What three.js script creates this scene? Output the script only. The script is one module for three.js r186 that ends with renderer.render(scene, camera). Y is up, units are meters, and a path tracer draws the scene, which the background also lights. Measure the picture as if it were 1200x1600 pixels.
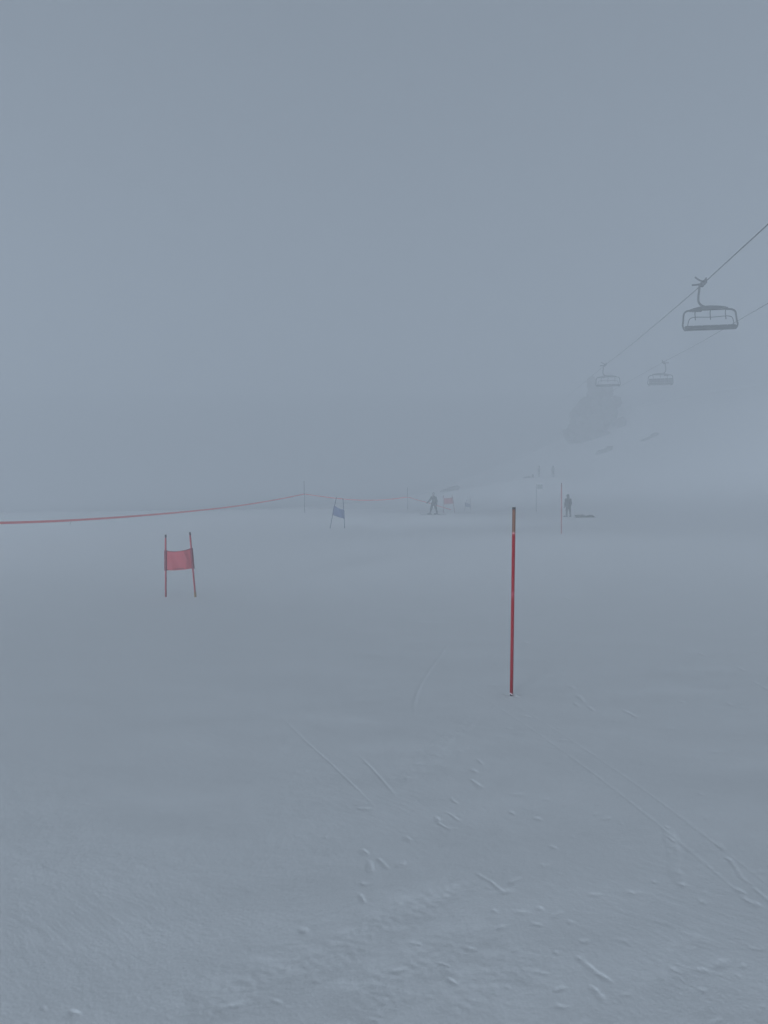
import * as THREE from 'three';
import { mergeGeometries, mergeVertices } from 'three/addons/utils/BufferGeometryUtils.js';
import { MarchingCubes } from 'three/addons/objects/MarchingCubes.js';
import { ImprovedNoise } from 'three/addons/math/ImprovedNoise.js';
import { RoundedBoxGeometry } from 'three/addons/geometries/RoundedBoxGeometry.js';

// ---------------------------------------------------------------- camera, sky, sun, air
const scene = new THREE.Scene();
const EYE = 1.7, F = 1200;                                   // eye height (m), focal length in pixels of the 1200 x 1600 photograph
const camera = new THREE.PerspectiveCamera(2 * Math.atan(800 / F) * 180 / Math.PI, 0.75, 0.1, 2000);
camera.position.set(0, EYE, 0);
camera.lookAt(0, EYE, -10);

{ // even overcast sky, a little brighter overhead
  const W = 64, H = 32, data = new Float32Array(W * H * 4);
  for (let j = 0; j < H; j++) {
    const el = Math.max(0, Math.sin(((j + 0.5) / H - 0.5) * Math.PI));
    const b = 0.015 * (0.96 + 0.08 * el);
    for (let i = 0; i < W; i++) data.set([0.785 * b, 0.945 * b, 1.145 * b, 1], (j * W + i) * 4);
  }
  const sky = new THREE.DataTexture(data, W, H, THREE.RGBAFormat, THREE.FloatType);
  sky.mapping = THREE.EquirectangularReflectionMapping;
  sky.magFilter = THREE.LinearFilter; sky.needsUpdate = true;
  scene.background = sky; scene.environment = sky;
}
const sun = new THREE.DirectionalLight(new THREE.Color().setRGB(0.785, 0.945, 1.145), 1.5);
sun.position.set(-45, 0.6, 100); sun.castShadow = true; sun.shadow.radius = 20;
Object.assign(sun.shadow.camera, { left: -120, right: 120, top: 120, bottom: -120, near: 1, far: 500 });
scene.add(sun, sun.target);
scene.fog = new THREE.FogExp2(new THREE.Color().setRGB(0.96, 0.965, 0.97), 0.0107);
const renderer = new THREE.WebGLRenderer({ antialias: true });
renderer.toneMapping = THREE.LinearToneMapping;
renderer.toneMappingExposure = 7.3;
renderer.shadowMap.enabled = true;

// ---------------------------------------------------------------- helpers
let seed = 20240117;
const rnd = () => { seed = (seed + 0x6D2B79F5) | 0; let t = Math.imul(seed ^ (seed >>> 15), 1 | seed); t = (t + Math.imul(t ^ (t >>> 7), 61 | t)) ^ t; return ((t ^ (t >>> 14)) >>> 0) / 4294967296; };
const rr = (a, b) => a + (b - a) * rnd();
const noise = new ImprovedNoise();
const V = (x, y, z) => new THREE.Vector3(x, y, z);
const at = (px, py, d) => V((px - 600) / F * d, EYE - (py - 800) / F * d, -d);   // where the thing seen at that pixel stands, d metres down the slope
const used = {};
const numbered = (n) => { used[n] = (used[n] || 0) + 1; return used[n] === 1 ? n : `${n}_${String(used[n] - 1).padStart(3, '0')}`; };
function tag(o, label, category, group) { o.userData.label = label; o.userData.category = category; if (group) o.userData.group = group; return o; }
function thing(name, label, category, pos, group) {
  const o = new THREE.Group(); o.name = numbered(name); o.position.copy(pos); scene.add(o);
  return tag(o, label, category, group);
}
function part(name, geos, mat, parent, label) {
  const list = Array.isArray(geos) ? geos : [geos];
  const g = list.length === 1 ? list[0] : mergeGeometries(list.map((q) => (q.index ? q.toNonIndexed() : q)));
  const m = new THREE.Mesh(g, mat); m.name = name; m.castShadow = m.receiveShadow = true;
  if (label) m.userData.label = label;
  parent.add(m); return m;
}
const col = (r, g, b) => new THREE.Color().setRGB(r, g, b);
const std = (c, roughness = 0.6, extra = {}) => new THREE.MeshPhysicalMaterial({ color: c, roughness, specularIntensity: 0.35, ...extra });
function tube(pts, r, seg = 24, sides = 10) {                 // round bar with closed ends along points
  const curve = pts.length === 2 ? new THREE.LineCurve3(pts[0], pts[1]) : new THREE.CatmullRomCurve3(pts, false, 'centripetal');
  const g = new THREE.TubeGeometry(curve, pts.length === 2 ? 1 : seg, r, sides, false);
  const caps = [0, 1].map((t) => { const c = new THREE.SphereGeometry(r, sides, 6); const p = curve.getPoint(t); c.translate(p.x, p.y, p.z); return c; });
  return mergeGeometries([g, ...caps].map((q) => q.toNonIndexed()));
}
const box = (w, h, d, x, y, z, r = 0.02) => { const g = new RoundedBoxGeometry(w, h, d, 2, Math.min(r, w / 2.1, h / 2.1, d / 2.1)); g.translate(x, y, z); return g; };

// ---------------------------------------------------------------- the slope
// support points [pixel x, pixel y, distance]: feet of what stands on the snow, and the lie of the slope between and beyond
const feet = [
  [799, 1087, 7.1], [259, 932, 16], [306, 934, 16], [517, 826, 46], [540, 826, 46], [877, 834, 33], [887, 808, 55], [677, 804, 56],
  [704, 803, 76], [731, 798, 102], [838, 799, 72], [842, 745, 124], [864, 745, 124], [476, 801, 65], [637, 796, 78], [705, 767, 132], [772, 758, 140],
];
const ctl = feet.map(([a, b, d]) => { const p = at(a, b, d); return [p.x, p.z, p.y]; });
ctl.push([0, 0, 0.02], [-3, -3, -0.01], [3, -3, 0.0], [0, -5, -0.02], [-6, -8, -0.06], [7, -9, 0.03], [14, -16, 0.3], [0, -15, 0.08], [0, -30, 0.36], [-5, -30, 0.24], [-12, -18, -0.15], [-10, -30, 0.12], [-4, -23, 0.08], [3, -21, 0.18], [5, -46, 0.86], [-6, -55, 1.1], [-18, -24, -0.35], [-16, -40, 0.3],
  [0, 14, -1.5], [-14, 4, -0.6], [16, 6, 0.5], [26, -30, 1.2], [32, -60, 2.2], [-30, -60, 1.3], [-60, -90, 1.5], [-30, -120, 2], [0, -150, 4], [-10, -200, 2], [-90, -180, -2],
  [38, -100, 6.4], [46, -150, 14.2], [52, -150, 15.6], [60, -110, 13], [70, -70, 6.5], [40, -178, 17], [56, -186, 26], [72, -190, 30], [72, -150, 25], [100, -120, 28], [110, -40, 22], [110, -200, 33], [20, -185, 9],
  [60, 20, 8], [-60, 20, -7], [0, 60, -7], [60, 60, 0], [-60, 60, -12], [20, -250, 8], [90, -260, 33], [-90, -260, -6], [-160, -120, -6], [-160, 0, -8], [170, -60, 32], [170, -200, 36]);
const rbf = (() => {                                           // multiquadric surface through those points
  const n = ctl.length, c2 = 25, A = [], phi = (r2) => Math.sqrt(r2 + c2), N = n + 3;
  for (let i = 0; i < N; i++) A.push(new Float64Array(N + 1));
  for (let i = 0; i < n; i++) {
    for (let j = 0; j < n; j++) A[i][j] = phi((ctl[i][0] - ctl[j][0]) ** 2 + (ctl[i][1] - ctl[j][1]) ** 2);
    A[i][i] -= i < feet.length ? 0.03 : 3;                    // what stands on the snow holds it, the rest only guides it
    [1, ctl[i][0], ctl[i][1]].forEach((v, k) => { A[i][n + k] = v; A[n + k][i] = v; });
    A[i][N] = ctl[i][2];
  }
  for (let i = 0; i < N; i++) {
    let p = i; for (let k = i + 1; k < N; k++) if (Math.abs(A[k][i]) > Math.abs(A[p][i])) p = k;
    [A[i], A[p]] = [A[p], A[i]];
    for (let k = i + 1; k < N; k++) { const f = A[k][i] / A[i][i]; if (f) for (let j = i; j <= N; j++) A[k][j] -= f * A[i][j]; }
  }
  const w = new Float64Array(N);
  for (let i = N - 1; i >= 0; i--) { let s = A[i][N]; for (let j = i + 1; j < N; j++) s -= A[i][j] * w[j]; w[i] = s / A[i][i]; }
  return (x, z) => { let s = w[n] + w[n + 1] * x + w[n + 2] * z; for (let i = 0; i < n; i++) s += w[i] * Math.sqrt((x - ctl[i][0]) ** 2 + (z - ctl[i][1]) ** 2 + c2); return s; };
})();
const ground = (x, z) => {                                     // the lie of the snow, without tracks
  const xc = Math.max(-170, Math.min(170, x)), zc = Math.max(-270, Math.min(60, z));
  return rbf(xc, zc);
};
const drop = (p, s = 0) => { p.y = ground(p.x, p.z) - s; return p; };
function hit(px, py) {                                         // the point of the slope seen at that pixel
  let lo = 1.5, hi = 60;
  for (let d = 1.5; d < 60; d *= 1.02) { const p = at(px, py, d); if (p.y < ground(p.x, p.z)) { hi = d; break; } lo = d; }
  for (let k = 0; k < 25; k++) { const m = (lo + hi) / 2, p = at(px, py, m); if (p.y < ground(p.x, p.z)) hi = m; else lo = m; }
  return at(px, py, (lo + hi) / 2);
}
// relief pressed into the snow: a height map in metres, 7 mm a cell
const RX0 = -10, RX1 = 10, RZ0 = -26, RZ1 = -1, CELL = 0.007, RW = Math.round((RX1 - RX0) / CELL), RH = Math.round((RZ1 - RZ0) / CELL);
const relief = new Float32Array(RW * RH);
// a groove along points on the snow: width and depth in metres; the pushed-up snow lies along one side
function groove(P, width, depth, { rim = 0.15, side = 1, ragged = 0.3, taper = true, scoop = false, deep = false } = {}) {
  const pts = P.length > 2 ? new THREE.CatmullRomCurve3(P.map((p) => V(p.x, 0, p.z)), false, 'centripetal').getSpacedPoints(P.length * 16) : [V(P[0].x, 0, P[0].z), V(P[0].x, 0, P[0].z).lerp(V(P[1].x, 0, P[1].z), 0.5), V(P[1].x, 0, P[1].z)];
  const n = pts.length - 1, reach = width * (scoop ? 3.4 : deep ? 2.6 : 2.2), ph = rnd() * 100;
  let x0 = 1e9, x1 = -1e9, z0 = 1e9, z1 = -1e9;
  for (const p of pts) { x0 = Math.min(x0, p.x); x1 = Math.max(x1, p.x); z0 = Math.min(z0, p.z); z1 = Math.max(z1, p.z); }
  const done = new Map();
  for (let s = 0; s < n; s++) {
    const a = pts[s], b = pts[s + 1], dx = b.x - a.x, dz = b.z - a.z, L2 = dx * dx + dz * dz || 1e-9, L = Math.sqrt(L2);
    const i0 = Math.max(0, Math.floor((Math.min(a.x, b.x) - reach - RX0) / CELL)), i1 = Math.min(RW - 1, Math.ceil((Math.max(a.x, b.x) + reach - RX0) / CELL));
    const j0 = Math.max(0, Math.floor((Math.min(a.z, b.z) - reach - RZ0) / CELL)), j1 = Math.min(RH - 1, Math.ceil((Math.max(a.z, b.z) + reach - RZ0) / CELL));
    for (let j = j0; j <= j1; j++) for (let i = i0; i <= i1; i++) {
      const x = RX0 + i * CELL, z = RZ0 + j * CELL;
      const t = Math.max(0, Math.min(1, ((x - a.x) * dx + (z - a.z) * dz) / L2));
      const ex = x - a.x - t * dx, ez = z - a.z - t * dz, r = Math.hypot(ex, ez);
      if (r > reach) continue;
      const key = j * RW + i, old = done.get(key);
      if (old && old[0] <= r) continue;
      done.set(key, [r, Math.sign(ex * dz - ez * dx), (s + t) / n, ez * 0.91 - ex * 0.41]);
    }
  }
  for (const [key, [r, sg, t, e]] of done) {
    const x = RX0 + (key % RW) * CELL, z = RZ0 + Math.floor(key / RW) * CELL;
    const q = noise.noise(x * 9 + ph, z * 9, ph), q2 = noise.noise(x * 31 + ph, z * 31, 3);
    const w = width * (1 + ragged * q), k = taper ? Math.min(1, 5 * t, 5 * (1 - t)) : 1;
    const cut = Math.exp(-((r / (w * 0.5)) ** 4)), bank = Math.exp(-(((r - w * 0.85) / (w * 0.45)) ** 2)) * (sg === side ? 1 : 0.25);
    if (deep) {                                               // a scuff: sinks gently away from the valley side and ends in a small torn step
      const lat = Math.sqrt(Math.max(0, r * r - e * e)), ends = Math.exp(-((lat / (w * 0.8)) ** 4)), q4 = (e + 0.7 * w * (1 + 0.5 * q2)) / (0.3 * w);
      relief[key] -= depth * (0.4 + 0.6 * k) * ends * Math.max(0, 1 + 0.5 * q2) * (q4 < 0 ? 0 : q4 < 1 ? q4 * q4 * (3 - 2 * q4) : Math.max(0, 1 - (e + 0.4 * w) / (2.0 * w)));
      continue;
    }
    if (scoop) {                                              // steep on the downhill side, running out gently uphill
      const lat = Math.sqrt(Math.max(0, r * r - e * e)), ends = Math.exp(-((lat / (w * 0.9)) ** 2)), near = 0.5 * w, q3 = (near - e) / (0.4 * w);
      relief[key] -= ends * depth * (e > near ? 0 : q3 < 1 ? q3 * q3 * (3 - 2 * q3) : Math.max(0, 1 - (near - 0.4 * w - e) / (1.7 * w)) ** 1.6) * (1 + ragged * q2) * (t > 0 && t < 1 ? 0.7 + 0.3 * k : 0.7);
      continue;
    }
    relief[key] += (width > 0.06 ? 0.12 : 0.22) * k * depth * (-cut * (1 + ragged * q2) + rim * bank * (1 + 1.2 * ragged * q2));
  }
}
const track = (list, width, depth, o) => groove(list.map(([a, b]) => hit(a, b)), width, depth, o);
// marks copied from the photograph, [pixel x, pixel y]
track([[705, 1000], [690, 1022], [668, 1052], [653, 1080], [647, 1102], [647, 1122]], 0.028, 0.012);
track([[600, 971], [640, 972], [680, 973], [722, 972]], 0.05, 0.03);
track([[842, 975], [866, 974], [888, 973]], 0.05, 0.03);
track([[440, 955], [480, 951], [530, 953]], 0.07, 0.03);
track([[180, 933], [210, 929], [235, 926], [262, 924]], 0.16, 0.07);
track([[30, 934], [90, 933], [150, 933]], 0.12, 0.03);
track([[0, 1002], [60, 992], [120, 985]], 0.12, 0.02);
track([[0, 1030], [70, 1018], [140, 1010], [230, 1000]], 0.10, 0.02);
track([[440, 1120], [480, 1160], [520, 1196], [560, 1235], [590, 1265]], 0.014, 0.0045);
track([[560, 1180], [585, 1205], [620, 1245]], 0.016, 0.006);
for (const l of [ // gouges left by ski edges and boots, darkest first
  [[1138, 1342], [1150, 1357], [1160, 1372], [1174, 1382]], [[1176, 1386], [1190, 1398], [1212, 1414]], [[1122, 1318], [1130, 1327]], [[1137, 1340], [1143, 1346]],
  [[1178, 1410], [1186, 1416]], [[1150, 1388], [1164, 1396]], [[1160, 1402], [1172, 1410]], [[684, 1284], [690, 1288], [703, 1295]], [[687, 1267], [700, 1270], [718, 1282]],
  [[682, 1276], [684, 1282]], [[634, 1306], [640, 1312]], [[590, 1340], [600, 1350], [606, 1356]], [[566, 1328], [572, 1334]], [[577, 1345], [577, 1362]], [[563, 1398], [568, 1410]],
  [[705, 1246], [709, 1252], [715, 1255]], [[746, 1186], [754, 1195]], [[738, 1202], [744, 1207]], [[736, 1218], [750, 1230]], [[745, 1365], [765, 1377], [786, 1396]],
  [[864, 1433], [870, 1430], [878, 1424]], [[908, 1500], [925, 1514], [955, 1534]], [[922, 1540], [934, 1552], [940, 1562]], [[903, 1086], [912, 1097]], [[918, 1103], [928, 1111]],
  [[975, 1110], [995, 1121]], [[892, 1072], [896, 1076]], [[1152, 1042], [1162, 1047]], [[1092, 1019], [1100, 1024]], [[1138, 1098], [1142, 1102]], [[1176, 1064], [1186, 1070]], [[1190, 1072], [1204, 1080]],
  [[819, 1003], [826, 1005]], [[838, 1002], [846, 1003]], [[1020, 1005], [1028, 1006]], [[880, 932], [892, 938]], [[848, 941], [856, 940]], [[1168, 985], [1174, 986]], [[1184, 985], [1196, 988]],
  [[898, 1098], [904, 1104]], [[1062, 1095], [1068, 1098]], [[1040, 1291], [1043, 1294]], [[1046, 1308], [1053, 1315]], [[1062, 1382], [1070, 1383]], [[1094, 1408], [1102, 1411]], [[1092, 1240], [1098, 1242]],
  [[818, 1118], [832, 1121]], [[766, 1072], [778, 1070]], [[837, 1277], [845, 1281]], [[862, 1322], [866, 1326]], [[798, 1268], [803, 1272]], [[730, 1480], [742, 1484]], [[842, 1418], [846, 1421]], [[770, 1422], [776, 1425]],
  [[474, 1451], [473, 1458]], [[444, 1518], [452, 1506], [466, 1496]], [[700, 1530], [712, 1536]],
]) {
  const big = l.length > 2 ? 0.75 : 0.95;
  const p0 = hit(...l[0]), p1 = hit(...l[l.length - 1]);
  const far = -p0.z;
  groove(l.map(([a, b]) => hit(a, b)), (0.009 + 0.0018 * far) * big, (0.0009 + 0.00038 * far) * big, { ragged: 0.9, deep: true });
}
// broad soft ridges left by sideslipping, bottom of the picture
for (const [l, w, d] of [
  [[[540, 1600], [600, 1545], [680, 1490], [760, 1440]], 0.22, 0.014], [[[430, 1560], [520, 1490], [620, 1430], [690, 1395], [720, 1382]], 0.16, 0.014], [[[600, 1480], [650, 1440], [700, 1400], [745, 1368]], 0.08, 0.01],
  [[[690, 1600], [760, 1530], [850, 1480]], 0.2, 0.012], [[[650, 1190], [690, 1160], [730, 1130], [742, 1118]], 0.13, 0.016], [[[620, 1230], [650, 1200], [700, 1170]], 0.12, 0.012], [[[1020, 1560], [1060, 1500], [1090, 1440]], 0.1, 0.01],
  [[[300, 1600], [380, 1540], [460, 1500]], 0.2, 0.012], [[[1040, 1290], [1052, 1330], [1054, 1360], [1062, 1383]], 0.06, 0.008], [[[760, 1040], [800, 1010], [850, 990]], 0.15, 0.02], [[[620, 1050], [560, 1090], [520, 1110]], 0.1, 0.01],
]) track(l, w, d, { rim: 0.3, ragged: 0.5 });
// small crumbs and chips of snow scattered over the ski-worn right side
for (let k = 0; k < 420; k++) {
  const z = -(2.4 + 20 * rnd() ** 1.6), x = z * rr(-0.55, -0.02) * (rnd() < 0.88 ? 1 : -0.7) + rr(-0.3, 0.3);
  const a = rr(-0.9, 0.5), L = rr(0.01, 0.06) * (1 - z * 0.05), up = rnd() < 0.35;
  groove([V(x, 0, z), V(x + Math.cos(a) * L, 0, z + Math.sin(a) * L)], rr(0.006, 0.016) * (1 - z * 0.08), up ? 0.003 : rr(0.0007, 0.002), { ragged: 0.9, deep: !up });
}
for (let c = 0; c < 30; c++) {                                // loose crumbs lying in clusters beside the gouges
  const z0 = -(3.2 + 9 * rnd() ** 1.2), x0 = z0 * rr(-0.5, 0.02), n = 2 + Math.floor(rnd() * 5);
  for (let k = 0; k < n; k++) { const x = x0 + rr(-0.22, 0.22), z = z0 + rr(-0.18, 0.18), w = rr(0.008, 0.02); groove([V(x, 0, z), V(x + 0.004, 0, z + 0.003)], w, -rr(0.002, 0.005), { rim: 0, ragged: 0.7, taper: false }); }
}
{ // long faint ski tracks across the piste, in pairs
  for (let k = 0; k < 14; k++) {
    let x = rr(0.2, 6), z = -rr(2.2, 15), a = rr(-2.0, -0.8), c = rr(-0.1, 0.1); const P = [[], []];
    for (let s = 0; s < 12; s++) { for (const i of [0, 1]) P[i].push(V(x - Math.sin(a) * 0.17 * i, 0, z + Math.cos(a) * 0.17 * i)); x += Math.cos(a) * 0.5; z += Math.sin(a) * 0.5; a += c; }
    for (const p of P) groove(p, rr(0.012, 0.022), rr(0.0012, 0.003), { rim: 0.1, ragged: 0.9 });
  }
}
{ // the pocket round the near pole, with crumbs
  const p = hit(799, 1087);
  for (let k = 0; k < 9; k++) { const a = k / 9 * 6.28; groove([V(p.x + Math.cos(a) * 0.05, 0, p.z + Math.sin(a) * 0.05), V(p.x + Math.cos(a + 0.6) * 0.07, 0, p.z + Math.sin(a + 0.6) * 0.07)], 0.05, k % 2 ? 0.02 : -0.014, { ragged: 0.6 }); }
}
const reliefAt = (x, z) => {
  const u = (x - RX0) / CELL, v = (z - RZ0) / CELL; let h = 0;
  if (u > 0 && v > 0 && u < RW - 1 && v < RH - 1) {
    const i = Math.floor(u), j = Math.floor(v), a = u - i, b = v - j, k = j * RW + i;
    h = (relief[k] * (1 - a) + relief[k + 1] * a) * (1 - b) + (relief[k + RW] * (1 - a) + relief[k + RW + 1] * a) * b;
  }
  const fade = Math.min(1, Math.max(0.15, (x + 9 - z * 0.3) / 10));
  h += 0.004 * fade * noise.noise(x * 0.9 + 0.4 * z, z * 1.3, 7.1) + 0.0016 * fade * noise.noise(x * 2.6, z * 3.1 + x, 1.7) + 0.0004 * noise.noise(x * 9, z * 8, 4.3);
  const r2 = x * x + z * z;
  if (r2 > 400) { const k = Math.min(1, (r2 - 400) / 2500); h += k * (0.035 * noise.noise(x * 0.11, z * 0.13, 2.2) + 0.007 * noise.noise(x * 0.4, z * 0.42, 5)); }
  return h;
};
{ // one sheet, rings of points round the photographer's place, close together where tracks show
  const rad = [0.02, 0.5, 0.9, 1.3, 1.6];
  while (rad[rad.length - 1] < 430) { const r = rad[rad.length - 1]; rad.push(r + (r < 2 ? 0.05 : r < 9 ? 0.003 * r : r < 12 ? 0.0045 * r : r < 26 ? 0.0075 * r : r < 80 ? 0.02 * r : 0.05 * r)); }
  const ang = []; const A0 = 0.66;
  for (let k = 0; k <= 760; k++) ang.push(-A0 + 2 * A0 * k / 760);
  for (let k = 1; k < 70; k++) ang.push(A0 + (2 * Math.PI - 2 * A0) * k / 70);
  const na = ang.length, nr = rad.length, pos = new Float32Array(na * nr * 3), uv = new Float32Array(na * nr * 2), idx = new Uint32Array(na * (nr - 1) * 6);
  for (let j = 0; j < nr; j++) for (let i = 0; i < na; i++) {
    const sn = Math.sin(ang[i]), cs = Math.cos(ang[i]), most = Math.min(200 / Math.max(1e-6, Math.abs(sn)), cs > 0 ? 225 / cs : 12 / Math.max(1e-6, -cs));
    const r = Math.min(rad[j], most), x = sn * r, z = -cs * r, k = j * na + i;
    pos[k * 3] = x; pos[k * 3 + 1] = ground(x, z) + reliefAt(x, z); pos[k * 3 + 2] = z; uv[k * 2] = x / 2.56; uv[k * 2 + 1] = z / 2.56;
  }
  let q = 0;
  for (let j = 0; j < nr - 1; j++) for (let i = 0; i < na; i++) {
    const a = j * na + i, b = j * na + (i + 1) % na, c = a + na, d = b + na;
    if (pos[a * 3] === pos[c * 3] && pos[a * 3 + 2] === pos[c * 3 + 2] && pos[b * 3] === pos[d * 3] && pos[b * 3 + 2] === pos[d * 3 + 2]) continue;   // past the edge
    idx.set([a, b, c, b, d, c], q); q += 6;
  }
  const g = new THREE.BufferGeometry();
  g.setAttribute('position', new THREE.BufferAttribute(pos, 3)); g.setAttribute('uv', new THREE.BufferAttribute(uv, 2)); g.setIndex(new THREE.BufferAttribute(idx.slice(0, q), 1));
  g.computeVertexNormals();
  if (g.attributes.normal.getY(na * 20) < 0) { const ix = g.index.array; for (let k = 0; k < ix.length; k += 3) [ix[k], ix[k + 1]] = [ix[k + 1], ix[k]]; g.computeVertexNormals(); }
  const N = 512, bd = new Uint8Array(N * N * 4);              // grain of wind-packed snow, 5 mm a pixel
  const per = (x, y, f, s) => { const a = x / N * Math.PI * 2, b = y / N * Math.PI * 2; return noise.noise(Math.cos(a) * f + s, Math.sin(a) * f + Math.cos(b) * f, Math.sin(b) * f + s); };
  for (let j = 0; j < N; j++) for (let i = 0; i < N; i++) {
    const h = 0.5 + 0.22 * per(i, j, 9, 3) + 0.16 * per(i, j, 23, 11) + 0.24 * (rnd() - 0.5);
    const v = Math.max(0, Math.min(255, h * 255)); bd.set([v, v, v, 255], (j * N + i) * 4);
  }
  const bump = new THREE.DataTexture(bd, N, N); bump.wrapS = bump.wrapT = THREE.RepeatWrapping; bump.magFilter = THREE.LinearFilter; bump.needsUpdate = true;
  const m = new THREE.Mesh(g, std(col(0.68, 0.672, 0.66), 0.9, { bumpMap: bump, bumpScale: 0.0011 }));
  m.name = 'snow_slope'; m.receiveShadow = true; m.castShadow = true; m.userData.kind = 'structure'; m.userData.label = 'snow covered ski slope with faint tracks'; scene.add(m);
}

// ---------------------------------------------------------------- rock showing through the snow
const rockMat = std(col(0.038, 0.034, 0.026), 0.95);
function rockGeo(w, h, d, s, rough = 0.35, detail = 12) {
  const g = mergeVertices((() => { const q = new THREE.IcosahedronGeometry(1, detail); q.deleteAttribute('uv'); q.deleteAttribute('normal'); return q; })());
  const p = g.attributes.position;
  for (let i = 0; i < p.count; i++) {
    const x = p.getX(i), y = p.getY(i), z = p.getZ(i);
    const n = 1 + rough * (noise.noise(x * 1.7 + s, y * 1.7, z * 1.7 + s) + 0.55 * Math.abs(noise.noise(x * 4 + s, y * 5, z * 4)) + 0.3 * noise.noise(x * 9, y * 9 + s, z * 9));
    p.setXYZ(i, x * n * w / 2, y * n * h, z * n * d / 2);
  }
  g.computeVertexNormals(); return g;
}
const lump = (geo, x, y, z, ry = 0, rz = 0) => { geo.rotateZ(rz); geo.rotateY(ry); geo.translate(x, y, z); return geo; };
{
  const p = drop(at(914, 809, 54), 0.02);
  const o = thing('bare_rock', 'low dark flat rock in the snow beside the standing person', 'rock', p);
  part('rock_shelf', [lump(rockGeo(0.85, 0.15, 0.5, 2), -0.28, 0.06, 0, 0, -0.06), lump(rockGeo(0.62, 0.16, 0.5, 9), 0.3, 0.03, 0.06), lump(rockGeo(0.4, 0.07, 0.3, 15), 0.58, 0.0, 0.05)], rockMat, o);
}
{
  const p = drop(at(704, 767, 132), 0.1);
  const o = thing('bare_rock', 'long slanting rock patch in the snow just above the farther red gate', 'rock', p);
  part('rock_ledge', [lump(rockGeo(2.4, 0.42, 1.2, 4), 0.4, 0.45, 0, 0, 0.3), lump(rockGeo(1.7, 0.3, 1.1, 21), -0.9, 0.12, 0.1, 0, 0.22)], rockMat, o);
}
{
  const p = drop(at(773, 758, 140), 0.1);
  const o = thing('bare_rock', 'small faint rock patch between the farther red gate and the two distant people', 'rock', p);
  part('rock_ledge', [lump(rockGeo(1.6, 0.25, 1, 31), 0, 0.15, 0, 0, 0.14), lump(rockGeo(0.8, 0.2, 0.8, 33), 0.6, 0.25, 0)], rockMat, o);
}
{
  const p = drop(at(826, 745, 124), 0.05);
  const o = thing('bare_rock', 'faint low rock with an upright knob left of the two distant people', 'rock', p);
  part('rock_ledge', lump(rockGeo(1.5, 0.14, 0.7, 41), -0.1, 0.05, 0, 0, 0.06), rockMat, o);
  part('rock_knob', lump(rockGeo(0.3, 0.34, 0.4, 44), 0.66, 0.25, 0), rockMat, o);
}
{
  const p = drop(at(942, 708, 150), 0.2);
  const o = thing('bare_rock', 'faint dark rock streak on the hillside just below the rock outcrop', 'rock', p);
  part('rock_ledge', [lump(rockGeo(2.6, 0.5, 1.6, 51), 0, 0.5, 0, 0, 0.3), lump(rockGeo(1.6, 0.4, 1.2, 54), 1.2, 1.1, 0, 0, 0.3), lump(rockGeo(1.3, 0.3, 1, 58), 1.4, -0.9, 0.5, 0, 0.1)], rockMat, o);
}
{
  const p = drop(at(1014, 696, 150), 0.2);
  const o = thing('bare_rock', 'very faint rock streak on the hillside, right of the darker streak below the outcrop', 'rock', p);
  part('rock_ledge', [lump(rockGeo(2.2, 0.35, 1.6, 61), -0.6, 0.1, 0, 0, 0.45), lump(rockGeo(1.8, 0.35, 1.4, 64), 1, 1.0, 0, 0, 0.35)], rockMat, o);
}
{
  const p = at(926, 688, 168);
  const o = thing('rock_outcrop', 'large brownish rock outcrop looming faintly through the fog behind the farther chairs', 'rock', p);
  const crag = (list) => list.map(([x, y, z, w, h, d, sd, tilt]) => lump(rockGeo(w, h, d, sd, 0.42, 14), x, y, z, 0, tilt));
  part('rock_face', crag([[-3.0, 2.0, 0, 4.2, 2.6, 4, 71, 0.2], [-1.2, 3.2, -0.4, 4.6, 3.6, 4, 74, -0.2], [0.6, 2.4, -0.2, 4.2, 2.4, 4, 77, 0.3], [-1.6, 6.4, -1.0, 4.0, 2.8, 4, 80, -0.5], [0.4, 6.6, -1.2, 4.0, 3.2, 4, 83, 0.1], [-3.4, 4.4, -0.6, 2.4, 2.0, 3, 86, 0.4], [-5.0, 1.2, 0, 2.6, 1.6, 3, 88, 0.5], [2.4, 0.8, 0.2, 3.0, 1.2, 3, 89, 0.1]]), rockMat, o);
  part('rock_shoulder', crag([[1.2, 9.6, -1.8, 3.4, 2.6, 4, 90, -0.3], [2.6, 8.0, -1.4, 3.6, 2.2, 4, 93, 0.2], [3.0, 4.8, -0.8, 3.4, 2.4, 4, 96, -0.4], [4.4, 6.6, -1.2, 2.4, 1.8, 3, 99, 0.3], [0.6, 12.0, -2.2, 2.0, 2.2, 3, 102, 0.2], [3.6, 10.8, -2.0, 2.6, 1.5, 3, 105, -0.5], [5.6, 8.6, -1.6, 2.0, 1.2, 3, 108, 0.3], [6.4, 4.0, -1, 2.2, 1.0, 3, 111, 0.4]]), rockMat, o);
}

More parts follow.
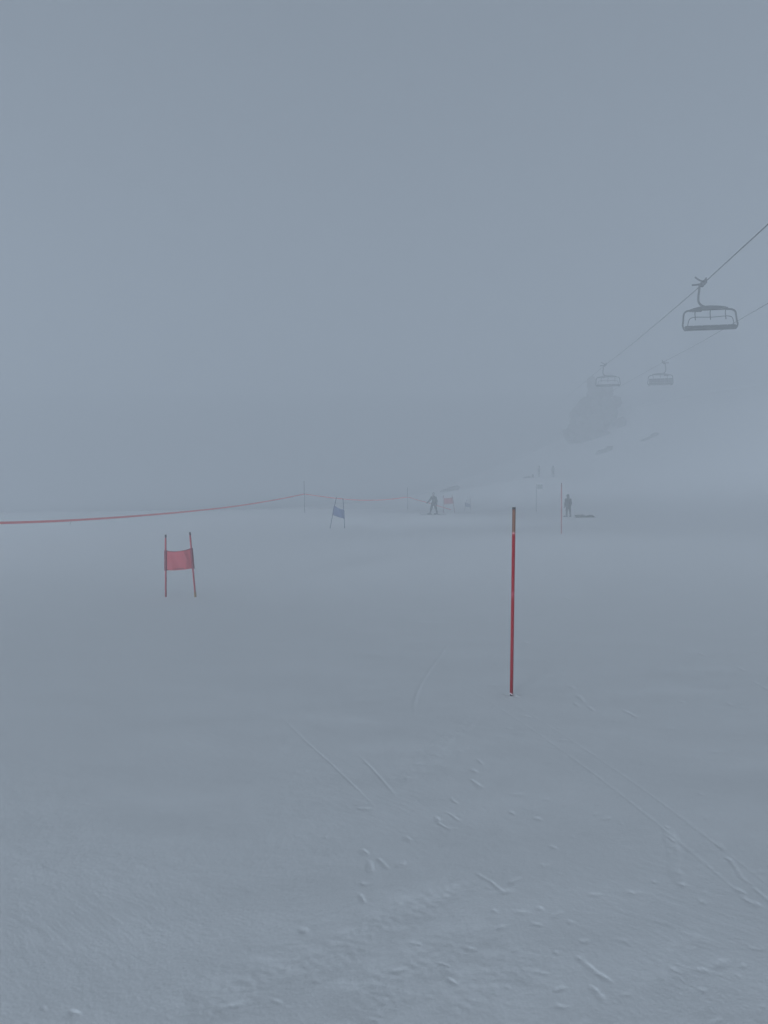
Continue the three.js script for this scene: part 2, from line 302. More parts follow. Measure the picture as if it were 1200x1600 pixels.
// ---------------------------------------------------------------- poles and gates
const redPlastic = std(col(0.12, 0.005, 0.012), 0.6), redDark = std(col(0.06, 0.005, 0.01), 0.6), redCloth = std(col(0.34, 0.055, 0.06), 0.9, { side: THREE.DoubleSide });
const bluePlastic = std(col(0.006, 0.012, 0.035), 0.45), blueCloth = std(col(0.035, 0.13, 0.34), 0.9, { side: THREE.DoubleSide }), blueDark = std(col(0.006, 0.014, 0.05), 0.7);
const ochre = std(col(0.12, 0.075, 0.035), 0.7), tan = std(col(0.065, 0.03, 0.019), 0.8), black = std(col(0.008, 0.008, 0.009), 0.6), greyPost = std(col(0.010, 0.011, 0.013), 0.6), pale = std(col(0.4, 0.33, 0.33), 0.6), faded = std(col(0.2, 0.09, 0.09), 0.7);
function scuffed() {                                           // red plastic with pale scrapes where skiers' arms hit it
  const w = 64, h = 1024, d = new Uint8Array(w * h * 4);
  for (let j = 0; j < h; j++) for (let i = 0; i < w; i++) {
    const y = j / h, band = Math.exp(-(((y - 0.62) / 0.028) ** 2)), n = noise.noise(i * 0.35, j * 0.09, 3) + 0.6 * noise.noise(i * 0.1, j * 0.3, 8), s = n * 0.9 + band * 0.9 > 0.82 ? 1 : 0;
    const v = 1 + 0.10 * noise.noise(i * 0.2, j * 0.02, 1);
    const c = s ? [110, 54, 62] : [88 * v, 4 * v, 12 * v]; d.set([...c.map((q) => Math.max(0, Math.min(255, q))), 255], (j * w + i) * 4);
  }
  const t = new THREE.DataTexture(d, w, h); t.colorSpace = THREE.SRGBColorSpace; t.magFilter = THREE.LinearFilter; t.needsUpdate = true; return t;
}
const cyl = (a, b, r0, r1 = r0, sides = 20) => {               // capped cylinder from a to b
  const L = a.distanceTo(b), g = new THREE.CylinderGeometry(r1, r0, L, sides, 1); g.translate(0, L / 2, 0);
  g.applyQuaternion(new THREE.Quaternion().setFromUnitVectors(V(0, 1, 0), b.clone().sub(a).normalize())); g.translate(a.x, a.y, a.z); return g;
};
{ // the near slalom pole
  const base = at(799, 1088, 7.1), top = at(803.2, 792.5, 7.1), o = thing('slalom_pole', 'tall red slalom pole with scuffed shaft and tan top section', 'slalom pole', base, 'slalom poles on the slope');
  const dir = top.clone().sub(base), L = dir.length(); dir.normalize();
  const u = (t) => dir.clone().multiplyScalar(t * L);
  part('shaft', cyl(u(0.016), u(0.862), 0.0150, 0.0152), std(col(1, 1, 1), 0.75, { map: scuffed(), specularIntensity: 0.1 }), o);
  part('collar', cyl(u(0.858), u(0.866), 0.0166), faded, o);
  part('top_section', cyl(u(0.866), u(0.988), 0.0152, 0.0158), tan, o, 'tan weathered top section');
  part('cap', cyl(u(0.988), u(1), 0.0162, 0.0150), black, o);
  const ring = new THREE.TorusGeometry(0.0152, 0.0046, 8, 24); ring.rotateX(Math.PI / 2); ring.rotateZ(-0.5); ring.translate(0, L * 0.0135, 0);
  part('hinge_ring', ring, pale, o, 'pale ring at the snow');
  part('hinge', cyl(V(-0.004, -0.12, 0), V(0, L * 0.014, 0), 0.0135), black, o);
}
{ // second pole
  const base = at(877, 834, 33), o = thing('slalom_pole', 'thin single red slalom pole just left of the dark standing person', 'slalom pole', base, 'slalom poles on the slope');
  const top = at(877.3, 754.5, 33).sub(base), L = top.length(), u = (t) => top.clone().multiplyScalar(t);
  part('shaft', cyl(u(-0.08), u(0.9), 0.0165), redPlastic, o);
  part('top_section', cyl(u(0.9), u(0.985), 0.0168), redDark, o); part('cap', cyl(u(0.985), u(1), 0.0172, 0.016), black, o);
}
function gate(name, label, category, group, d, L, R, flag, mats, r) {   // L, R: pole pixels from foot to tip; flag: four corner pixels, tl tr br bl
  const base = at((L[0][0] + R[0][0]) / 2, (L[0][1] + R[0][1]) / 2, d), o = thing(name, label, category, base, group);
  const loc = ([a, b]) => at(a, b, d).sub(base);
  const [tl, tr, br, bl] = flag.map(loc);
  for (const [P, at0, at1] of [[L, bl, tl], [R, br, tr]]) {
    const pts = P.map(loc), f = pts[0].clone().add(pts[0].clone().sub(pts[1]).setLength(0.15)); f.z += 0;
    const pl = part('pole', tube([f, ...pts], r, 24, 12), mats.pole, o);
    const tip = pts[pts.length - 1], tb = tip.clone().sub(pts[pts.length - 2]).setLength(0.05);
    part('cap', cyl(tip.clone().sub(tb), tip.clone().add(tb.clone().setLength(0.012)), r * 1.12), black, pl);
    if (mats.foot && P === R) part('pole_foot', cyl(pts[0].clone().add(V(0.004, -0.1, 0)), pts[0].clone().add(pts[1].clone().sub(pts[0]).setLength(0.13)), r * 1.25), mats.foot, pl, 'ochre foot of the pole');
    part('sleeve', cyl(at0.clone().lerp(at1, -0.02), at0.clone().lerp(at1, 1.02), r * 1.75), mats.sleeve, o);
  }
  const nx = 22, ny = 14, pos = [], idx = [], uvs = [];
  for (let j = 0; j <= ny; j++) for (let i = 0; i <= nx; i++) {
    const s = i / nx, t = j / ny, p = bl.clone().lerp(br, s).lerp(tl.clone().lerp(tr, s), t), sag = Math.sin(Math.PI * s);
    p.y += (0.5 - t) * -0.0 + sag * (t > 0.5 ? -0.035 : -0.015) * Math.abs(2 * t - 1);
    p.z += 0.05 * sag + 0.022 * Math.sin(s * 9 + t * 2.4) * sag + 0.02 * Math.max(0, 1 - Math.abs(s - 0.82 + 0.18 * Math.abs(t - 0.45)) / 0.07);
    pos.push(p.x, p.y, p.z); uvs.push(s, t);
    if (i < nx && j < ny) { const a = j * (nx + 1) + i; idx.push(a, a + 1, a + nx + 1, a + 1, a + nx + 2, a + nx + 1); }
  }
  const g = new THREE.BufferGeometry(); g.setAttribute('position', new THREE.Float32BufferAttribute(pos, 3)); g.setAttribute('uv', new THREE.Float32BufferAttribute(uvs, 2)); g.setIndex(idx); g.computeVertexNormals();
  part('flag_panel', g, mats.cloth, o);
  const hem = (a, b, dip) => { const m = a.clone().lerp(b, 0.5); m.y -= dip; m.z += 0.05; return tube([a, a.clone().lerp(m, 0.5).add(V(0, -dip * 0.25, 0.01)), m, m.clone().lerp(b, 0.5).add(V(0, -dip * 0.25, 0.01)), b], 0.008, 16, 6); };
  part('hem', hem(tl, tr, 0.035), mats.sleeve, o); part('hem', hem(bl, br, -0.015), mats.sleeve, o);
  return o;
}
const clothOf = (c) => new THREE.MeshPhysicalMaterial({ color: c, roughness: 0.95, transmission: 0.35, thickness: 0, side: THREE.DoubleSide });
const redMats = { pole: redPlastic, sleeve: redDark, cloth: clothOf(col(0.19, 0.017, 0.022)), foot: ochre }, blueMats = { pole: bluePlastic, sleeve: blueDark, cloth: clothOf(col(0.003, 0.02, 0.08)) };
gate('race_gate', 'nearer red flag gate, its right pole leaning, alone on the left below the red tape', 'race gate', 'flag gates of the race course', 16,
  [[259.2, 932], [259, 884], [258.8, 836.5]], [[305.6, 934], [301, 884], [296.8, 832.5]], [[259, 860.5], [299, 857.2], [301.8, 888], [259.1, 891]], redMats, 0.0175);
gate('race_gate', 'blue flag gate with crooked poles under the red tape', 'race gate', 'flag gates of the race course', 46,
  [[515.7, 826], [520.5, 801], [525.5, 777.5]], [[538.7, 826.5], [538, 813], [537.2, 800], [536, 779.5]], [[522.6, 790.5], [537, 796.5], [537.8, 810.5], [520, 804.5]], blueMats, 0.021);
gate('race_gate', 'smaller faint red flag gate right beside the skier', 'race gate', 'flag gates of the race course', 76,
  [[693.4, 802.5], [693.3, 789], [693.2, 774.5]], [[711, 804], [708.6, 789], [706.3, 773.5]], [[693.5, 778.5], [707, 777.2], [708.6, 786.5], [693.6, 787.8]], { ...redMats, foot: null }, 0.024);
gate('race_gate', 'farthest and faintest blue flag gate, right of the farther red gate', 'race gate', 'flag gates of the race course', 102,
  [[726, 797.5], [728, 787], [730.4, 776]], [[735.6, 799], [734.9, 787], [734.4, 775.5]], [[727, 785], [734.6, 787.3], [735, 792.3], [726.6, 791.8]], blueMats, 0.026);
{ // pole with a small flag to its right
  const base = at(838, 799, 72), o = thing('flag_pole', 'thin faint pole with a small grey flag at its top', 'flag pole', base), top = at(838.5, 757, 72).sub(base);
  part('shaft', cyl(top.clone().multiplyScalar(-0.05), top, 0.02), greyPost, o);
  const a = at(839.5, 757.5, 72).sub(base), b = at(847.5, 757.2, 72).sub(base), h = 0.36, g = new THREE.PlaneGeometry(1, 1, 10, 5), p = g.attributes.position;
  for (let i = 0; i < p.count; i++) { const s = p.getX(i) + 0.5, t = p.getY(i) + 0.5, q = a.clone().lerp(b, s); p.setXYZ(i, q.x, q.y - h * (1 - t) - 0.02 * s, q.z + 0.05 * Math.sin(s * 6) * s); }
  g.computeVertexNormals(); part('flag', g, std(col(0.10, 0.105, 0.10), 0.9, { side: THREE.DoubleSide }), o);
  part('flag_rod', tube([V(top.x, a.y, 0), b.clone().add(V(0, 0, 0))], 0.012, 2, 6), greyPost, o);
}

// ---------------------------------------------------------------- barrier tape on posts
{
  for (const [f, t, d, lab] of [[[476.2, 801], [475, 752], 65, 'thin dark post holding up the red tape left of the blue gate'], [[637, 796], [636.6, 762], 78, 'very faint thin post with the far tape, left of the skier']]) {
    const base = at(...f, d), o = thing('tape_post', lab, 'post', base, 'posts that carry the red tape'), top = at(...t, d).sub(base);
    part('shaft', cyl(top.clone().multiplyScalar(-0.06), top, 0.02, 0.017), greyPost, o);
    part('cap', cyl(top, top.clone().multiplyScalar(1.01), 0.021), black, o);
    const k = d === 65 ? at(475.6, 772, d) : at(636.9, 777, d); k.sub(base); part('tape_clip', box(0.05, 0.08, 0.06, k.x, k.y, k.z + 0.005, 0.01), black, o);
  }
  const P = [[-420, 812, 19], [-200, 819, 23.5], [0, 817, 30], [110, 813, 34.5], [240, 804, 42], [360, 792, 52], [430, 781, 59.5], [475.6, 772, 65.06]];
  const Q = [[475.6, 772, 65.06], [500, 775.4, 67], [530, 779, 69.4], [560, 781.4, 71.8], [590, 781.4, 74.2], [615, 779.6, 76.3], [636.9, 777, 78.06], [650, 780.6, 80], [668, 785.5, 83], [690, 792, 87], [705, 796.6, 90]];
  const all = [...P, ...Q.slice(1)].map((q) => at(...q)), base = V(all[0].x, ground(all[0].x, all[0].z), all[0].z);
  const o = thing('barrier_tape', 'long red tape strung in sagging spans across the slope from the left', 'barrier tape', base);
  const strip = (list, n, h, th) => {                          // flat band hung on edge
    const c = new THREE.CatmullRomCurve3(list.map((p) => p.clone().sub(base)), false, 'centripetal'), pos = [], idx = [];
    for (let k = 0; k <= n; k++) {
      const p = c.getPoint(k / n), t = c.getTangent(k / n), tw = 0.5 * noise.noise(k * 0.13, 2, 5), side = V(-t.z, 0, t.x).normalize(), up = V(0, Math.cos(tw), 0).addScaledVector(side, Math.sin(tw));
      for (const [a, b] of [[-1, -1], [-1, 1], [1, 1], [1, -1]]) { const q = p.clone().addScaledVector(up, a * h / 2).addScaledVector(side, b * th / 2); pos.push(q.x, q.y, q.z); }
      if (k < n) for (let e = 0; e < 4; e++) { const i = k * 4 + e, j = k * 4 + (e + 1) % 4; idx.push(i, j, i + 4, j, j + 4, i + 4); }
    }
    const g = new THREE.BufferGeometry(); g.setAttribute('position', new THREE.Float32BufferAttribute(pos, 3)); g.setIndex(idx); const f = g.toNonIndexed(); f.computeVertexNormals(); return f;
  };
  const tapeMat = std(col(0.72, 0.022, 0.006), 0.6, { side: THREE.DoubleSide });
  part('tape_span', strip(P.map((q) => at(...q)), 160, 0.10, 0.006), tapeMat, o);
  part('tape_span', strip(Q.map((q) => at(...q)), 160, 0.08, 0.006), tapeMat, o);
  const k = at(110.5, 813.4, 34.5);
  part('loose_tail', strip([k, k.clone().add(V(0.01, -0.08, 0.02)), k.clone().add(V(-0.02, -0.17, 0.03)), k.clone().add(V(-0.015, -0.25, 0.02))], 12, 0.03, 0.005), greyPost, o, 'short loose end hanging from the tape');
}

// ---------------------------------------------------------------- people
function skin(bones, cell, smooth, ell = []) {                 // one continuous surface round tapered bones [a, b, ra, rb]
  const lo = V(1e9, 1e9, 1e9), hi = V(-1e9, -1e9, -1e9);
  for (const [a, b, ra, rb] of bones) for (const [p, r] of [[a, ra], [b, rb]]) { lo.min(V(p.x - r, p.y - r, p.z - r)); hi.max(V(p.x + r, p.y + r, p.z + r)); }
  const mid = lo.clone().add(hi).multiplyScalar(0.5), half = Math.max(hi.x - lo.x, hi.y - lo.y, hi.z - lo.z) / 2 + 4 * cell, n = Math.ceil(2 * half / cell);
  const mc = new MarchingCubes(n, new THREE.MeshBasicMaterial(), false, false, 90000); mc.isolation = 0;
  const B = bones.map(([a, b, ra, rb, sx = 1]) => ({ a, ra, rb, d: b.clone().sub(a), l2: Math.max(1e-9, b.distanceToSquared(a)) }));
  for (let k = 0; k < n; k++) for (let j = 0; j < n; j++) for (let i = 0; i < n; i++) {
    const x = mid.x + half * (i - n / 2) / (n / 2), y = mid.y + half * (j - n / 2) / (n / 2), z = mid.z + half * (k - n / 2) / (n / 2);
    let f = 1e3;
    for (const c of B) {
      const px = x - c.a.x, py = y - c.a.y, pz = z - c.a.z, t = Math.max(0, Math.min(1, (px * c.d.x + py * c.d.y + pz * c.d.z) / c.l2));
      const v = Math.hypot(px - t * c.d.x, py - t * c.d.y, pz - t * c.d.z) - (c.ra + (c.rb - c.ra) * t);
      const h = Math.max(smooth - Math.abs(f - v), 0) / smooth; f = Math.min(f, v) - h * h * smooth * 0.25;
    }
    mc.field[k * n * n + j * n + i] = -f;
  }
  mc.update();
  const g = new THREE.BufferGeometry(), c = mc.count;
  g.setAttribute('position', new THREE.BufferAttribute(mc.positionArray.slice(0, c * 3), 3)); g.setAttribute('normal', new THREE.BufferAttribute(mc.normalArray.slice(0, c * 3), 3));
  g.scale(half, half, half); g.translate(mid.x, mid.y, mid.z);
  const m = mergeVertices((g.deleteAttribute('normal'), g), 1e-4); m.computeVertexNormals(); return m;
}
const skinMat = std(col(0.42, 0.25, 0.18), 0.7), bootMat = std(col(0.03, 0.03, 0.034), 0.5), gogMat = std(col(0.02, 0.02, 0.025), 0.2);
function person(label, pos, turn, J, cloth, opts = {}) {
  const o = thing('person', label, 'person', pos, opts.group); o.rotation.y = turn; o.scale.setScalar(opts.tall || 1);
  const b = (a, c, ra, rb) => [J[a], J[c], ra, rb];
  const arm = (s, k) => [b('sh' + s, 'el' + s, 0.055 * k, 0.045 * k), b('el' + s, 'wr' + s, 0.045 * k, 0.034 * k)];
  const leg = (s, k) => [b('hip' + s, 'kn' + s, 0.085 * k, 0.062 * k), b('kn' + s, 'an' + s, 0.060 * k, 0.045 * k)];
  const torso = (k) => [b('pel', 'wst', 0.125 * k, 0.115 * k), b('wst', 'chs', 0.118 * k, 0.135 * k), b('chs', 'nk', 0.13 * k, 0.06 * k), b('shL', 'shR', 0.075 * k, 0.075 * k), b('hipL', 'hipR', 0.1 * k, 0.1 * k)];
  // body: head with brow, nose and chin, neck, trunk and limbs in one surface
  const H = J.hd, fw = J.face, up = V(0, 1, 0), sd = V(fw.z, 0, -fw.x);
  const hp = (f, u, s) => H.clone().addScaledVector(fw, f).addScaledVector(up, u).addScaledVector(sd, s);
  part('body', skin([...torso(0.86), ...arm('L', 0.8), ...arm('R', 0.8), ...leg('L', 0.8), ...leg('R', 0.8), [J.nk, H, 0.058, 0.06], [hp(-0.01, 0.05, 0), hp(0.0, 0.02, 0), 0.088, 0.085], [hp(0.035, -0.06, 0), hp(0.05, -0.085, 0), 0.05, 0.04], [hp(0.085, 0.01, 0), hp(0.108, -0.022, 0), 0.012, 0.018], [hp(0.08, -0.052, -0.018), hp(0.08, -0.052, 0.018), 0.012, 0.012]], 0.016, 0.03), skinMat, o);
  part('jacket', skin([...torso(1.14), ...arm('L', 1.42), ...arm('R', 1.42), b('nk', 'col', 0.085, 0.075), b('pel', 'wst', 0.155, 0.135)], 0.016, 0.05), cloth.jacket, o);
  part('trousers', skin([...leg('L', 1.3), ...leg('R', 1.3), b('hipL', 'hipR', 0.125, 0.125)], 0.016, 0.05), cloth.trousers, o);
  if (cloth.scarf) part('neck_warmer', skin([[J.nk, hp(0.02, -0.05, 0), 0.09, 0.085], [hp(0.05, -0.05, 0), hp(0.045, -0.09, 0), 0.062, 0.06]], 0.012, 0.03), cloth.scarf, o);
  if (cloth.hood) part('hood', skin([[hp(-0.03, 0.06, 0), hp(-0.03, -0.03, 0), 0.118, 0.11], [hp(-0.05, -0.1, -0.05), hp(-0.05, -0.1, 0.05), 0.08, 0.08]], 0.012, 0.03), cloth.hood, o);
  const hg = new THREE.SphereGeometry(0.124, 24, 14, 0, Math.PI * 2, 0, Math.PI * 0.56); hg.scale(1, 1.02, 1.1); hg.translate(H.x - fw.x * 0.012, H.y + 0.045, H.z - fw.z * 0.012);
  if (cloth.helmet) {
    const rim = new THREE.TorusGeometry(0.122, 0.012, 8, 28); rim.rotateX(Math.PI / 2); rim.translate(H.x - fw.x * 0.012, H.y + 0.023, H.z - fw.z * 0.012);
    part('helmet', [hg, rim], cloth.helmet, o);
  }
  const gg = new THREE.CylinderGeometry(0.107, 0.104, 0.075, 24, 1, true, -0.95, 1.9); gg.rotateY(Math.atan2(fw.x, fw.z)); gg.translate(H.x, H.y + 0.02, H.z);
  const g2 = gg.clone(); g2.scale(1, 1, 1);
  part('goggles', gg, new THREE.MeshStandardMaterial({ color: col(0.02, 0.02, 0.025), roughness: 0.2, side: THREE.DoubleSide }), o);
  for (const s of ['L', 'R']) {
    // gloved hand: palm, four bent fingers of unequal length, thumb from the side
    const w = J['wr' + s], d = w.clone().sub(J['el' + s]).normalize(), inn = V(s === 'L' ? -1 : 1, 0, 0).addScaledVector(d, -d.x * (s === 'L' ? -1 : 1)).normalize(), sp = d.clone().cross(inn).normalize();
    const q = (f, i, a) => w.clone().addScaledVector(d, f).addScaledVector(inn, i).addScaledVector(sp, a);
    const bones = [[q(0, 0, 0), q(0.05, 0, 0), 0.036, 0.036], [q(0.05, 0, -0.028), q(0.085, 0, -0.03), 0.022, 0.02], [q(0.05, 0, 0.028), q(0.085, 0, 0.03), 0.022, 0.02]];
    [[-0.033, 0.062], [-0.011, 0.074], [0.011, 0.07], [0.033, 0.055]].forEach(([a, l]) => { bones.push([q(0.085, 0, a), q(0.085 + l * 0.5, 0.012, a), 0.0125, 0.0115], [q(0.085 + l * 0.5, 0.012, a), q(0.085 + l * 0.8, 0.045, a), 0.0115, 0.010]); });
    bones.push([q(0.03, 0.02, -0.034), q(0.075, 0.04, -0.055), 0.016, 0.0125], [q(0.075, 0.04, -0.055), q(0.105, 0.05, -0.05), 0.0125, 0.011]);
    part('glove', skin(bones, 0.006, 0.008), cloth.glove, o);
    const a = J['an' + s], f = J['toe' + s].clone().sub(a).setY(0).normalize(), bt = (x, y) => a.clone().addScaledVector(f, x).setY(y);
    part('boot', skin([[bt(-0.04, 0.06), bt(0.2, 0.05), 0.055, 0.048], [bt(0, 0.08), a.clone().add(V(0, 0.22, 0)).lerp(J['kn' + s].clone().setY(a.y + 0.22), 0.35), 0.062, 0.066]], 0.012, 0.03), bootMat, o);
    if (opts.ski) {
      const sk = part('ski', (() => { const n = 26, Ls = opts.ski, pos = [], idx = [];
        for (let k = 0; k <= n; k++) { const t = k / n * 2 - 1, x = t * Ls / 2 + 0.05, lift = t > 0.8 ? ((t - 0.8) / 0.2) ** 2 * 0.11 : t < -0.93 ? 0.03 * ((-t - 0.93) / 0.07) ** 2 : 0, hw = (0.032 + 0.014 * t * t) * (t > 0.94 ? Math.sqrt(Math.max(0.05, (1 - t) / 0.06)) : 1);
          for (const [u, v] of [[-1, 0], [1, 0], [1, 1], [-1, 1]]) { const p = a.clone().addScaledVector(f, x).addScaledVector(V(-f.z, 0, f.x), u * hw); pos.push(p.x, 0.002 + lift + v * 0.014, p.z); }
          if (k < n) for (let e = 0; e < 4; e++) { const i = k * 4 + e, j = k * 4 + (e + 1) % 4; idx.push(i, j, i + 4, j, j + 4, i + 4); } }
        idx.push(0, 1, 2, 0, 2, 3, n * 4, n * 4 + 2, n * 4 + 1, n * 4, n * 4 + 3, n * 4 + 2);
        const g = new THREE.BufferGeometry(); g.setAttribute('position', new THREE.Float32BufferAttribute(pos, 3)); g.setIndex(idx); const q2 = g.toNonIndexed(); q2.computeVertexNormals(); return q2; })(), cloth.ski, o);
      part('binding', [box(0.07, 0.035, 0.06, 0, 0, 0, 0.01)].map((g) => { g.rotateY(Math.atan2(-f.z, f.x)); const p = bt(-0.1, 0.03); g.translate(p.x, p.y, p.z); return g; }), bootMat, sk);
    }
  }
  return o;
}
// joints in metres over the feet, x to the viewer's right, z towards the viewer
const skierJ = { pel: V(0.03, 0.93, 0), wst: V(0.035, 1.08, 0.01), chs: V(0.03, 1.27, 0.03), nk: V(0.015, 1.46, 0.05), col: V(0.01, 1.5, 0.06), hd: V(0.0, 1.63, 0.08), face: V(-0.35, 0, 0.93).normalize(),
  shL: V(-0.15, 1.38, 0.05), elL: V(-0.29, 1.16, 0.08), wrL: V(-0.46, 0.98, 0.12), shR: V(0.19, 1.37, 0.02), elR: V(0.28, 1.12, 0.0), wrR: V(0.27, 0.90, 0.08),
  hipL: V(-0.06, 0.88, 0), knL: V(-0.17, 0.5, 0.08), anL: V(-0.25, 0.1, 0.05), toeL: V(-1.2, 0.1, 0.1), hipR: V(0.12, 0.88, 0), knR: V(0.21, 0.5, 0.05), anR: V(0.31, 0.1, -0.1), toeR: V(-0.7, 0.1, -0.05) };
const standJ = { pel: V(0.02, 0.93, 0), wst: V(0.0, 1.1, 0), chs: V(0.01, 1.30, -0.01), nk: V(-0.01, 1.48, 0.0), col: V(-0.015, 1.53, 0.01), hd: V(-0.03, 1.64, 0.02), face: V(-0.6, 0, -0.8).normalize(),
  shL: V(-0.17, 1.38, 0), elL: V(-0.22, 1.10, -0.02), wrL: V(-0.27, 0.86, 0.05), shR: V(0.18, 1.39, 0), elR: V(0.25, 1.12, 0.02), wrR: V(0.2, 0.88, -0.04),
  hipL: V(-0.07, 0.9, 0), knL: V(-0.10, 0.5, 0.0), anL: V(-0.11, 0.1, 0.0), toeL: V(-1.1, 0.1, -0.4), hipR: V(0.1, 0.9, 0), knR: V(0.15, 0.5, 0.01), anR: V(0.19, 0.1, 0.03), toeR: V(0.0, 0.1, -0.9) };
const matDark = std(col(0.006, 0.007, 0.0085), 0.85), matDark2 = std(col(0.005, 0.0055, 0.007), 0.85), greyGreen = std(col(0.013, 0.016, 0.0165), 0.85), greyTr = std(col(0.012, 0.0145, 0.016), 0.85);
person('skier in grey clothes, legs apart on skis, left of the farther red gate', drop(at(677, 804, 56)), 0, skierJ,
  { jacket: greyGreen, trousers: greyTr, helmet: std(col(0.12, 0.125, 0.13), 0.6), scarf: matDark2, glove: matDark2, ski: matDark }, { ski: 1.62, tall: 0.9 });
const stander = person('person in dark clothes standing still between the farther red pole and the flat rock', drop(at(887.5, 808, 55)), 0, standJ,
  { jacket: matDark, trousers: matDark2, helmet: matDark2, hood: matDark, glove: matDark2 }, { tall: 0.9 });
function copy(root, name, label, pos, turn, group) {
  const c = root.clone(); c.name = numbered(name); c.position.copy(pos); c.rotation.y = turn; c.scale.setScalar(1); c.userData = { ...root.userData, label }; if (group) c.userData.group = group; scene.add(c); return c;
}
copy(stander, 'person', 'faint slender person far up the slope, the left one of the distant pair', drop(at(842, 745, 124)), 1.5, 'distant people up the slope');
copy(stander, 'person', 'faint person far up the slope, the right one of the distant pair', drop(at(864, 745, 124)), 0.5, 'distant people up the slope');

// ---------------------------------------------------------------- chairlift
const steel = std(col(0.005, 0.006, 0.006), 0.8), seatMat = std(col(0.009, 0.0105, 0.0105), 0.9), ropeMat = std(col(0.006, 0.007, 0.008), 0.8), thinSteel = std(col(0.008, 0.009, 0.0095), 0.7), wheelMat = std(col(0.02, 0.02, 0.02), 0.7), endMat = std(col(0.12, 0.125, 0.125), 0.6);
function haulRope(label, list) {
  const o = thing('haul_rope', label, 'cable', list[0].clone(), 'haul ropes of the chairlift');
  part('strand', tube(list.map((p) => p.clone().sub(list[0])), 0.026, 160, 8), ropeMat, o);
}
const G1 = at(1100, 442, 44), E1 = at(1200, 350.5, 32), G2 = at(946, 570, 96), G3 = at(1036, 566, 93), E3 = at(1200, 474, 54);
const along = (a, b, t) => a.clone().lerp(b, t);
haulRope('dark upper haul rope carrying the clear empty chair, rising to the right', [along(G1, E1, 4.4), along(G1, E1, 2.6), E1, along(E1, G1, 0.5), G1, along(G1, G2, 0.33).add(V(0, -0.12, 0)), along(G1, G2, 0.66).add(V(0, -0.12, 0)), G2, along(G1, G2, 1.5), along(G1, G2, 2), along(G1, G2, 2.9)]);
haulRope('fainter lower haul rope passing behind the near chair, carrying the solid chair', [along(G3, E3, 2.2), along(G3, E3, 1.6), E3, along(E3, G3, 0.5).add(V(0, -0.1, 0)), G3, along(E3, G3, 1.6), along(E3, G3, 2.4), along(E3, G3, 3.6)]);
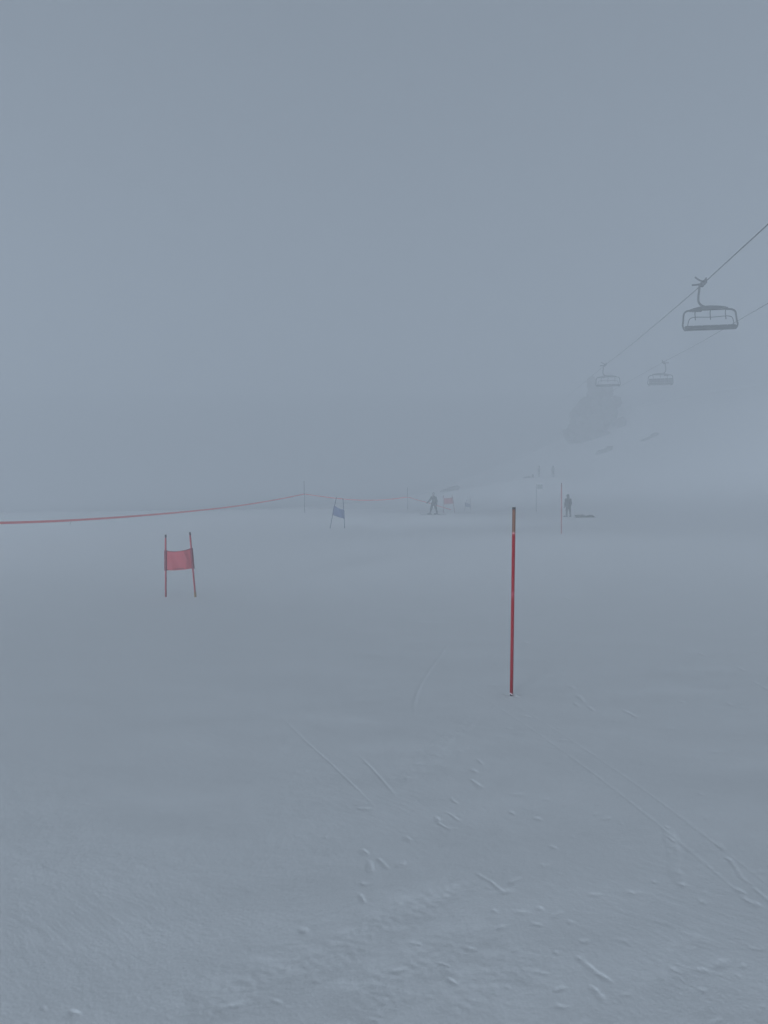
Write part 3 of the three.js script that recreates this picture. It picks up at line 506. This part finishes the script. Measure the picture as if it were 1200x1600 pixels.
// a six-seat chair hung from its grip; x across the chair, y up, z along the rope
function chair(label, grip, turn, solid) {
  const o = thing('lift_chair', label, 'chairlift chair', grip, 'chairs of the chairlift'); o.rotation.y = turn; o.scale.set(0.8, 0.87, 0.87);
  const gp = part('grip', [box(0.3, 0.2, 0.62, 0.0, 0.02, 0, 0.05), box(0.26, 0.3, 0.3, -0.14, -0.1, 0, 0.06), tube([V(-0.08, 0.06, 0.1), V(-0.36, 0.16, 0.14), V(-0.62, 0.34, 0.16)], 0.055, 10, 8), tube([V(-0.1, -0.04, 0), V(-0.45, -0.1, 0), V(-0.78, -0.11, 0)], 0.062, 10, 8)], steel, o);
  for (const [x, y, z] of [[0.1, 0.2, 0.16], [0.12, 0.2, -0.16]]) { const w = new THREE.CylinderGeometry(0.11, 0.11, 0.08, 18); w.rotateZ(Math.PI / 2); w.translate(x, y, z); part('roller', w, wheelMat, gp); }
  part('hanger', tube([V(-0.3, -0.1, 0), V(-0.33, -0.5, 0), V(-0.38, -0.95, 0), V(-0.36, -1.25, 0), V(-0.18, -1.48, 0), V(0.1, -1.6, 0)], 0.075, 30, 12), steel, o);
  const X0 = 0.36, hw = 1.3;                                   // the chair's middle lies to the side of the hanger
  part('top_beam', [tube([V(X0 - hw, -1.80, 0), V(X0 - 0.9, -1.69, 0), V(X0 - 0.3, -1.60, 0), V(X0 + 0.3, -1.60, 0), V(X0 + 0.9, -1.66, 0), V(X0 + hw - 0.1, -1.74, 0)], 0.085, 30, 10), box(2.2, 0.14, 0.3, X0 + 0.05, -1.72, -0.06, 0.05), box(0.7, 0.16, 0.3, X0 - 0.85, -1.80, 0.02, 0.05)], steel, o, 'folded hood and beam over the seats');
  const sy = -3.02;
  for (const s of [-1, 1]) part('side_frame', tube([V(X0 + s * (hw - 0.15), -1.78, 0), V(X0 + s * (hw + 0.22), -1.82, 0.0), V(X0 + s * (hw + 0.42), -1.98, 0.05), V(X0 + s * (hw + 0.5), -2.5, 0.12), V(X0 + s * (hw + 0.54), -2.86, 0.2), V(X0 + s * (hw + 0.42), sy - 0.08, 0.24), V(X0 + s * (hw + 0.2), sy - 0.1, 0.24)], 0.06, 40, 10), steel, o);
  const st = part('seat', [box(3.42, 0.17, 0.56, X0, sy, 0.1, 0.07)], seatMat, o);
  for (let k = 0; k < 6; k++) part('cushion', box(0.545, 0.07, 0.5, X0 - 1.42 + k * 0.568, sy + 0.115, 0.1, 0.03), seatMat, st);
  for (const s of [-1, 1]) { const e = new THREE.CylinderGeometry(0.13, 0.13, 0.03, 18); e.rotateZ(Math.PI / 2); e.translate(X0 + s * 1.725, sy - 0.01, 0.2); part('end_plate', e, s < 0 ? endMat : seatMat, st); }
  part('seat_rail', tube([V(X0 - 1.66, sy, 0.4), V(X0 + 1.66, sy, 0.4)], 0.05, 2, 8), steel, st);
  part('back_frame', tube([V(X0 - 1.55, sy + 0.05, 0.33), V(X0 - 1.5, sy + 0.4, 0.4), V(X0 - 1.36, sy + 0.62, 0.42), V(X0, sy + 0.64, 0.42), V(X0 + 1.36, sy + 0.62, 0.42), V(X0 + 1.5, sy + 0.4, 0.4), V(X0 + 1.55, sy + 0.05, 0.33)], 0.026, 60, 8), thinSteel, o);
  for (const x of [-1.02, 0.0, 1.03]) part('rod', tube([V(X0 + x + 0.06, -1.78, 0.05), V(X0 + x, -2.05, 0.2), V(X0 + x - 0.03, -2.38, 0.40), V(X0 + x - 0.03, -2.52, 0.44)], 0.032, 16, 8), thinSteel, o);
  if (solid) for (let k = 0; k < 6; k++) part('back_pad', box(0.55, 0.6, 0.1, X0 - 1.42 + k * 0.568, sy + 0.46, -0.16, 0.05), seatMat, o);
  return o;
}
// chairs hang square to the rope
const ropeTurn = Math.atan2(G1.x - G2.x, G1.z - G2.z);
chair('empty chairlift chair with open back hanging clearly from the thicker rope, nearest chair', G1, ropeTurn, false);
chair('faint open chairlift chair hanging in front of the rock outcrop', G2, ropeTurn, false);
chair('faint chairlift chair with solid backs, hanging right of the rock outcrop', G3, ropeTurn + Math.PI, true);

renderer.render(scene, camera);
